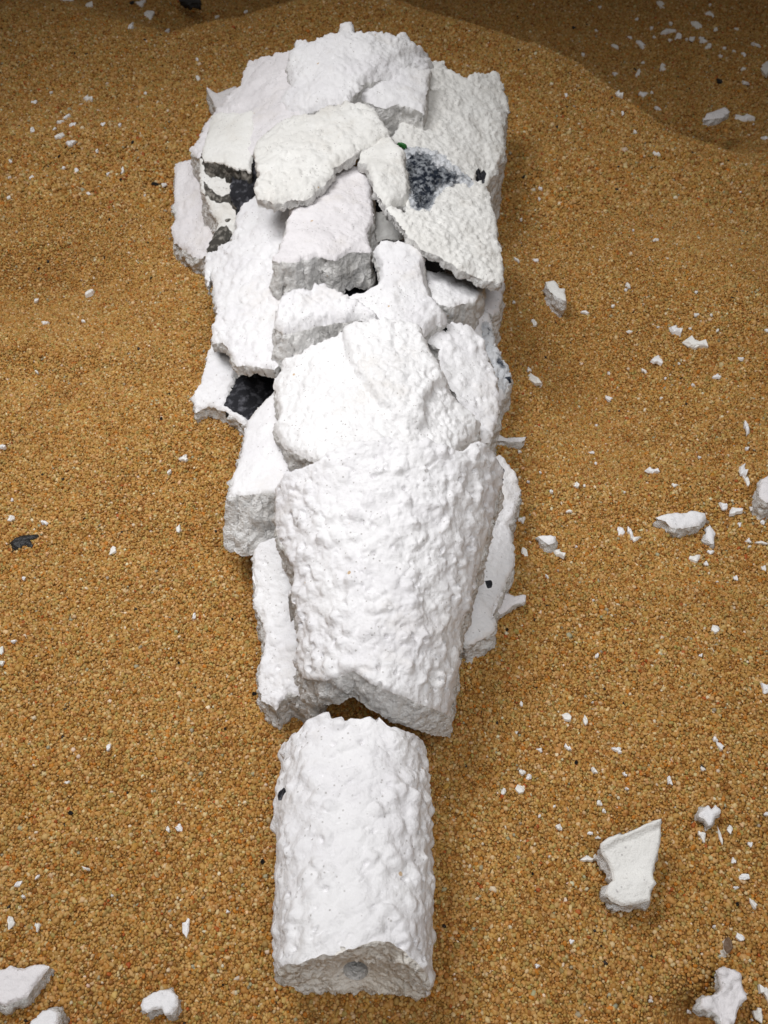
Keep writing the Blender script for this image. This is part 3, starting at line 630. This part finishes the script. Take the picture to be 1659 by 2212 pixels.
loose('flat white fragment cut off by the left edge near the bottom corner', P('L4', [(-60, 1350), (0, 1352), (60, 1330), (150, 1340), (220, 1316), (302, 1326), (250, 1400), (205, 1450), (165, 1520), (60, 1560), (30, 1575), (-60, 1540)]), 0.006, thick=0.004)
loose('rounded white lump cut off by the bottom edge at left', P('L4', [(225, 1640), (260, 1600), (320, 1580), (365, 1610), (360, 1680), (330, 1780), (240, 1780), (160, 1720), (190, 1655), (225, 1650)]), 0.008, mat=M_SKIN, ground=True)
loose('bean-shaped white chip near the bottom edge, left of the tube stub', P('L4', [(872, 1570), (890, 1520), (940, 1495), (1000, 1475), (1060, 1475), (1110, 1510), (1105, 1580), (1070, 1625), (1030, 1635), (1005, 1590), (960, 1600), (915, 1620), (880, 1600)]), 0.0055, mat=M_SKIN, ground=True)
loose('rough arched fragment overhanging a dark hollow at the bottom right corner', P('R4', [(1345, 1360), (1390, 1340), (1440, 1360), (1480, 1390), (1500, 1440), (1535, 1500), (1490, 1560), (1470, 1640), (1440, 1720), (1380, 1720), (1360, 1650), (1320, 1610), (1240, 1580), (1245, 1520), (1330, 1505), (1380, 1460)]), 0.010, mat=M_SKIN2, sx=-0.1, sy=0.1, tex='crust', amp=0.8, thick=0.004)
loose('white fragment cut off by the right edge at mid height', P('R2', [(1605, 1470), (1620, 1420), (1660, 1392), (1720, 1400), (1720, 1560), (1650, 1560), (1612, 1530)]), 0.007, ground=True)
loose('long feathery white flake lying flat at right', P('R2', [(965, 1655), (1010, 1640), (1080, 1625), (1150, 1620), (1200, 1614), (1275, 1625), (1278, 1660), (1230, 1705), (1130, 1722), (1060, 1720), (1030, 1685)]), 0.004, 'flake', M_SKIN, thick=0.004, rag=1.8)
loose('sandy curled chip standing on the slope right of the pile', P('R2', [(275, 185), (330, 180), (360, 225), (395, 225), (398, 300), (350, 280), (300, 245)]), 0.007, mat=M_CREAM, ground=True)
loose('translucent flake jutting out below the right side of the big half tube', P('C5', [(1215, 140), (1240, 112), (1300, 130), (1350, 125), (1348, 155), (1300, 170), (1245, 210), (1215, 215)]), 0.005, 'flake', M_SKIN2, sx=0.2, thick=0.002)
loose('splinter pointing out under the right side of the rough chunk', P('C3', [(1455, 700), (1470, 640), (1510, 668), (1540, 678), (1630, 672), (1625, 690), (1560, 697), (1500, 690)]), 0.004, 'flake', M_SKIN, thick=0.003)
loose('wing-shaped flake on the shaded sand at far right', P('R1', [(1262, 740), (1280, 700), (1340, 680), (1395, 660), (1425, 690), (1380, 725), (1320, 735)]), 0.005, 'flake', M_SKIN2, thick=0.003)
loose('three-lobed white chip above the fan-shaped fragment', P('R4', [(1255, 340), (1290, 320), (1310, 350), (1335, 318), (1372, 350), (1365, 372), (1335, 385), (1318, 440), (1295, 445), (1262, 400), (1235, 385)]), 0.005, 'chip', M_SKIN, thick=0.003)
loose('small curved white shell chip right of the big half tube', P('R3', [(225, 208), (250, 198), (285, 200), (338, 205), (330, 240), (292, 255), (262, 235)]), 0.005, 'chip', M_SKIN, ground=True)
loose('ragged white chip trailing crumbs below the feathery flake', P('R3', [(1275, 150), (1300, 135), (1330, 180), (1325, 250), (1305, 255), (1275, 215)]), 0.003, 'chip', M_SKIN, thick=0.003)

s = root('seed_husk', tuple(on_sand([(50, 1168)])[0]), 'black seed husk half buried near the left edge', 'seed husk')
slab(s, P('L3', [(58, 245), (90, 212), (150, 198), (236, 194), (228, 215), (180, 225), (205, 255), (200, 275), (140, 262), (120, 285), (75, 278)]), s.location.z + 0.0014, thick=0.003, skin=M_BLACK, wall=M_BLACK, tex='none', rag=0.8, names=('husk_face', 'husk_edge', 'underside'))
s = root('seed_husk', tuple(on_sand([P('R4', [(1415, 1195)])[0]])[0]), 'open brown seed husk with pale rim near the lower right corner', 'seed husk')
slab(s, P('R4', [(1388, 1180), (1400, 1150), (1418, 1138), (1440, 1165), (1446, 1210), (1425, 1245), (1402, 1240), (1390, 1215)]), s.location.z + 0.003, thick=0.004, skin=M_HUSK, wall=M_CREAM, tex='none', rag=0.5, step=2, extra=lambda x, y: np.minimum(0.0, -0.0014 + 900 * (x * x + 0.3 * y * y)), names=('hollow', 'rim', 'underside'))
s = root('dark_lump', tuple(on_sand([P('L1', [(1175, 10)])[0]])[0]), 'dark lump cut off by the top edge of the sand', 'lump')
slab(s, P('L1', [(1110, -4), (1130, -30), (1240, -30), (1242, 8), (1190, 9), (1150, 2)]), s.location.z + 0.0015, thick=0.004, skin=M_BLACK, wall=M_BLACK, tex='soft', amp=0.5, rag=1, names=('lump_face', 'lump_side', 'underside'))

# ------------------------------------------------------------------ crumbs: every chip and crumb one can count
def chip_mat(name, col):
    m, nt, b = nodes(name); n = N(nt, 'ShaderNodeTexNoise'); n.inputs['Scale'].default_value = 2.2; tc = N(nt, 'ShaderNodeTexCoord'); nt.links.new(tc.outputs['Object'], n.inputs['Vector'])
    nt.links.new(mixc(nt, n.outputs[0], tuple(x * 0.9 for x in col) + (1,), (*col, 1)), b.inputs['Base Color']); b.inputs['Roughness'].default_value = 0.8
    return m
M_CHIP = chip_mat('chip_white', (0.88, 0.87, 0.87)); M_CHIP2 = chip_mat('chip_cream', (0.86, 0.84, 0.80))
def chip_mesh(seed):
    g = np.random.default_rng(seed); n = 11; a = np.linspace(0, 2 * math.pi, n, endpoint=False) + g.normal(0, 0.13, n)
    r = np.exp(g.normal(0, 0.42, n)); r = (r + 0.35 * np.roll(r, 1)) / 1.35
    b = np.stack([r * np.cos(a), r * np.sin(a)], 1); t = 0.45 + 0.4 * g.random()
    tilt = g.normal(0, 0.3, 2)
    bot = np.c_[b, np.full(n, -0.5)]; mid = np.c_[b * 0.97, t * (0.4 + g.normal(0, 0.2, n)) + b @ tilt * 0.6]; inn = np.c_[b * 0.5 + g.normal(0, 0.08, (n, 2)), t * (0.9 + g.normal(0, 0.22, n)) + b @ tilt * 0.4]
    V = np.vstack([bot, mid, inn, [[0, 0, t]]]); F = []
    for k in (0, 1):
        for i in range(n): F += [(k * n + i, k * n + (i + 1) % n, (k + 1) * n + (i + 1) % n), (k * n + i, (k + 1) * n + (i + 1) % n, (k + 1) * n + i)]
    F += [(2 * n + i, 2 * n + (i + 1) % n, 3 * n) for i in range(n)]
    return V, F
CHIPS = []
for k in range(10):
    v, f = chip_mesh(100 + k)
    for mt in (M_CHIP, M_CHIP2):
        o = link_mesh('crumb_shape', v, f, mt, smooth=False); CHIPS.append(o.data); bpy.data.objects.remove(o)
v, f = chip_mesh(300); o = link_mesh('crumb_shape', v, f, M_BLACK, smooth=False); BLACK_CHIP = o.data; bpy.data.objects.remove(o)

def crumbs(crop, rows, label, group, name='white_crumb', cat='crumb', black=False, big=None):
    pts = P(crop, [(r[0], r[1]) for r in rows]); gs = on_sand(pts)
    for r, px, g in zip(rows, pts, gs):
        w = r[2]; hgt = r[3] if len(r) > 3 else w * 0.8; lab = r[4] if len(r) > 4 else label
        dep = g[1] * _cp + (CAM_H - g[2]) * _sp; mpp = 0.5112 * 0.6777 * dep / FPX
        fore = max(0.35, (CAM_H - g[2]) / math.hypot(g[1], CAM_H - g[2]))
        if black: w, hgt = w * 0.75, hgt * 0.75
        a, b = 0.46 * w * mpp, 0.46 * hgt * mpp / fore
        me = BLACK_CHIP if black else random.choice(CHIPS)
        o = bpy.data.objects.new(name, me); COL.objects.link(o)
        hz = min(0.55 * min(a, b) + 0.0004, 0.0018)
        o.scale = (a, b, hz); o.location = (g[0], g[1], g[2] + 0.0009)
        o.rotation_euler = (random.gauss(0, 0.12), random.gauss(0, 0.12), (random.uniform(-0.5, 0.5) + (math.pi if random.random() < 0.5 else 0)) if abs(w - hgt) / max(w, hgt) < 0.5 else random.uniform(-0.25, 0.25))
        tag(o, lab, cat, group); CRUMBS.append((o, px, w, hgt, len(r) > 4, black))
CRUMBS = []
B_ = 'tiny white crumb on the '
crumbs('R1', [(545, 10, 20), (610, 55, 18), (990, 40, 50, 44, 'roundish white chip near the top edge on the shaded sand'), (1290, 100, 40), (840, 130, 22), (930, 185, 25), (1050, 155, 30), (1035, 200, 80, 45, 'longest chip in the trail of chips on the shaded sand'), (1100, 235, 60, 35), (1210, 170, 65, 44), (860, 285, 70, 55, 'squarish white chip left of the trail on the shaded sand'), (700, 295, 35), (800, 245, 25), (1150, 255, 28), (1185, 258, 30), (1250, 265, 60, 40), (1288, 300, 50, 46), (945, 240, 25), (1045, 265, 22), (505, 348, 25), (1385, 310, 25), (1440, 330, 25), (1505, 350, 25), (1580, 290, 25), (1355, 365, 20), (1640, 425, 90, 85, 'round white lump at the right edge of the shaded sand'), (1000, 440, 45), (850, 462, 36, 50), (700, 470, 25), (880, 400, 20), (1500, 440, 25), (1515, 530, 25), (725, 612, 35, 20), (880, 600, 45, 30), (930, 585, 20), (960, 685, 30), (1505, 760, 60, 40, 'small chip right of the wing-shaped flake'), (1260, 765, 22), (1565, 785, 14), (1645, 875, 30), (585, 200, 22), (1465, 190, 25), (1330, 195, 30, 18), (1295, 40, 20)],
       B_ + 'shaded sand beyond the crest', 'crumbs on the shaded sand beyond the crest')
crumbs('R1', [(750, 720, 18), (830, 840, 20), (960, 980, 22), (955, 1510, 30), (400, 610, 20), (1480, 1215, 22), (815, 1455, 18), (235, 1195, 16), (230, 1255, 22), (118, 1385, 18)],
       B_ + 'sunny slope right of the pile head', 'crumbs on the slope right of the pile head')
RT = B_ + 'sand to the right of the pile'; RG = 'crumbs on the sand right of the pile'
crumbs('R2', [(90, 70, 20), (215, 72, 40, 12), (785, 238, 25), (765, 268, 14), (1205, 278, 18), (70, 335, 16), (690, 358, 24), (515, 402, 40, 22), (195, 455, 45, 50, 'teardrop chip beside the right flank of the pile'), (1205, 410, 30), (1300, 415, 16), (970, 490, 30, 10), (790, 530, 28, 12), (1070, 517, 62, 40, 'fish-shaped white chip above the oval chip at right'), (1170, 505, 20, 8), (1340, 513, 24, 12), (1645, 515, 25), (1195, 618, 95, 45, 'smooth oval white chip on the sand at right'), (970, 685, 62, 75, 'craggy upright chip left of the oval chip'), (1485, 685, 25), (1095, 720, 14), (885, 758, 22), (660, 773, 18), (165, 752, 26), (193, 820, 70, 80, 'heart-shaped white chip beside the burnt crust'), (240, 850, 22, 30), (1335, 803, 42), (1015, 808, 16), (1180, 855, 18), (985, 938, 26), (660, 940, 34), (1520, 1115, 26, 50), (585, 1105, 16), (1520, 1250, 36), (105, 1268, 20), (1225, 1303, 16), (558, 1268, 35, 8), (580, 1340, 18), (930, 1395, 56, 26), (237, 1400, 16), (460, 1468, 34), (510, 1475, 18), (1490, 1395, 42, 70), (1525, 1455, 30, 60), (1070, 1478, 28), (300, 1520, 20), (160, 1455, 12), (760, 1520, 14), (1380, 1620, 50), (1445, 1630, 80, 60, 'blocky white chip right of the feathery flake'), (1550, 1633, 26), (1610, 1560, 40), (415, 1640, 30), (120, 1695, 44), (25, 1215, 34, 10), (1475, 1715, 30), (1615, 1715, 30)], RT, RG)
crumbs('R3', [(738, 193, 52, 45), (797, 200, 26, 45), (825, 248, 60, 28), (1530, 258, 32, 30), (1535, 290, 20), (1610, 270, 62, 22), (1625, 432, 26), (1295, 330, 34), (1200, 370, 62, 50, 'faceted chip below the ragged chip at right'), (1265, 405, 22), (137, 335, 42, 50), (343, 345, 62, 32), (460, 293, 16), (280, 475, 16), (1452, 490, 24), (1335, 512, 14), (565, 628, 14), (1325, 805, 55, 50), (1235, 972, 24), (585, 985, 30), (117, 1277, 20, 30), (560, 1265, 18), (1640, 1185, 50, 60, 'pale chip cut by the right edge below mid height'), (400, 1350, 60, 55), (518, 1385, 40, 50), (88, 1448, 22), (232, 1558, 34), (405, 1560, 20, 30), (712, 1565, 55, 40), (1320, 1500, 32), (1350, 1540, 30, 40), (1240, 1685, 26)], RT, RG)
crumbs('R4', [(125, 135, 40), (165, 160, 55), (563, 115, 34, 45), (1030, 185, 32, 55), (110, 240, 65, 50), (8, 255, 30, 45), (755, 155, 20), (765, 240, 24), (600, 330, 36), (320, 350, 24), (630, 375, 26), (230, 405, 26), (350, 478, 46), (545, 512, 40, 18), (590, 545, 30), (525, 670, 64, 45, 'bright oval chip touching the left of the fan-shaped fragment'), (580, 665, 36), (290, 658, 22), (1240, 525, 42, 70, 'upright chip just below the three-lobed chip'), (1352, 548, 24, 95, 'rod-like white splinter right of the fan-shaped fragment'), (1405, 490, 52), (1540, 583, 24), (1640, 395, 40), (1430, 685, 24, 45), (1495, 795, 75, 35), (1445, 858, 40, 16), (1555, 955, 30, 50), (1310, 1100, 28), (1480, 1155, 60, 40), (1640, 1490, 60, 60), (425, 1195, 24, 35), (215, 1340, 32), (915, 1553, 26), (1590, 1640, 50, 60), (1545, 1670, 18), (1155, 1625, 30)],
       B_ + 'sand around the fan-shaped fragment', 'crumbs round the fan-shaped fragment')
crumbs('L1', [(400, 12, 80, 30), (560, 50, 60, 22), (875, 35, 50, 40), (925, 100, 75, 40, 'largest pale chip on the sand at the upper left'), (810, 190, 30), (1045, 200, 36), (1235, 500, 36), (1230, 380, 20), (910, 595, 18), (215, 655, 30), (550, 640, 45, 20), (325, 590, 20), (425, 740, 34), (375, 780, 60, 26), (455, 795, 48, 18), (645, 790, 24), (750, 793, 28), (205, 832, 26), (375, 862, 38), (345, 820, 18), (440, 922, 80, 36, 'elongated white chip left of the pile head'), (610, 957, 22), (70, 1022, 18), (405, 1065, 20), (480, 1072, 30, 14), (768, 1087, 30), (675, 1105, 28), (200, 1118, 22), (60, 1120, 20), (1025, 1168, 30, 20), (555, 1222, 36, 10), (905, 1235, 20), (60, 1250, 30, 12), (1350, 115, 24), (1535, 85, 24)],
       B_ + 'upper left sand beside the pile head', 'crumbs on the upper left sand')
LT = B_ + 'open sand left of the lower pile'; LG = 'crumbs on the sand left of the lower pile'
crumbs('L2', [(567, 277, 62, 36), (285, 460, 40, 18), (520, 450, 26), (235, 320, 26), (1150, 1313, 50, 42), (1060, 1392, 32), (85, 1568, 24), (285, 1705, 26), (15, 1240, 40, 20), (235, 765, 14)], LT, LG)
crumbs('L3', [(80, 115, 64, 38, 'small white chip just above the black seed husk'), (713, 315, 50, 42), (1118, 180, 24, 40), (90, 890, 55, 26), (15, 938, 34, 36), (155, 493, 26), (1215, 740, 18, 34), (690, 1545, 28, 40), (20, 1025, 40)], LT, LG)
crumbs('L4', [(430, 205, 26), (1125, 478, 36, 34), (1055, 490, 24, 34), (550, 735, 64, 16), (125, 840, 46, 38), (245, 780, 24, 30), (155, 915, 20), (85, 1068, 54, 66, 'oval white chip above the flat fragment at the left corner'), (243, 1090, 30, 58), (1425, 998, 26), (1172, 1100, 40, 80, 'narrow hollow white chip left of the tube stub'), (705, 900, 16), (85, 1562, 30, 24)], LT, LG)
BL, BG = 'tiny black speck on the sand', 'black specks on the sand'
for cr, rows in (('R4', [(460, 70, 36), (188, 765, 24), (610, 1218, 20), (1455, 960, 36)]), ('R1', [(1355, 515, 60, 30), (450, 185, 40, 20), (830, 445, 20, 30)]), ('L1', [(372, 985, 22), (830, 905, 22), (757, 1137, 20), (970, 1165, 80, 14), (685, 1380, 16), (470, 345, 18), (820, 28, 40, 30)]),
                 ('L2', [(655, 57, 16), (245, 120, 22), (945, 187, 20), (1010, 1065, 24)]), ('L3', [(1453, 748, 20), (1120, 1020, 22), (1220, 1170, 20), (1590, 1215, 50, 20), (1408, 1430, 24)]), ('L4', [(450, 390, 50, 26), (1640, 690, 40), (1395, 1455, 20)]), ('R3', [(30, 808, 24)])):
    crumbs(cr, rows, BL, BG, 'black_speck', 'speck', True)

# every crumb is told apart by its shape and by what lies next to it
MARKS = [((1370, 1860), 'fan-shaped fragment'), ((50, 2095), 'flat corner fragment'), ((92, 2195), 'rounded corner lump'), ((345, 2150), 'bean-shaped chip'), ((1560, 2150), 'arched corner fragment'),
         ((1650, 1060), 'right edge fragment'), ((1475, 1120), 'long feathery flake'), ((1200, 622), 'sandy curled chip'), ((1110, 1300), 'jutting translucent flake'), ((1110, 942), 'pointed splinter'),
         ((1545, 240), 'wing-shaped flake'), ((1530, 1760), 'three-lobed chip'), ((1180, 1160), 'curved shell chip'), ((50, 1168), 'black seed husk'), ((1575, 2040), 'brown seed husk'), ((410, 3), 'dark top lump'),
         ((1498, 757), 'smooth oval chip'), ((770, 2120), 'tube stub end'), ((600, 1700), 'tube stub'), ((1085, 790), 'burnt bubbly crust'), ((380, 450), 'lilac wing'), ((460, 200), 'pale spike'), ((1450, 70), 'shaded chip trail'), ((440, 870), 'charred hollow')]
ORD = ['nearest', 'second', 'third', 'fourth', 'fifth', 'sixth', 'seventh', 'eighth', 'ninth', 'tenth', 'eleventh', 'twelfth', 'thirteenth', 'fourteenth', 'fifteenth']
DIRS = ['right of', 'below right of', 'below', 'below left of', 'left of', 'above left of', 'above', 'above right of']
bins = {}
for o, px, w, hgt, own, black in CRUMBS:
    if own: continue
    (mx, my), nm = min(MARKS, key=lambda m: (m[0][0] - px[0]) ** 2 + (m[0][1] - px[1]) ** 2)
    k = int(round(math.atan2(px[1] - my, px[0] - mx) / (math.pi / 4))) % 8
    bins.setdefault((nm, DIRS[k], black), []).append((math.hypot(px[0] - mx, px[1] - my), o, w, hgt))
for (nm, dr, black), lst in bins.items():
    lst.sort(key=lambda t: t[0])
    for i, (d, o, w, hgt) in enumerate(lst):
        shp = 'sliver-like' if max(w, hgt) > 2 * min(w, hgt) else ('long' if max(w, hgt) > 1.4 * min(w, hgt) else ('small' if w > 32 else 'tiny'))
        what = ('black speck' if black else 'white crumb')
        o['label'] = '%s %s %s the %s' % (shp, what, dr, nm) if len(lst) == 1 else '%s %s, %s out %s the %s' % (shp, what, ORD[min(i, 14)], dr, nm)
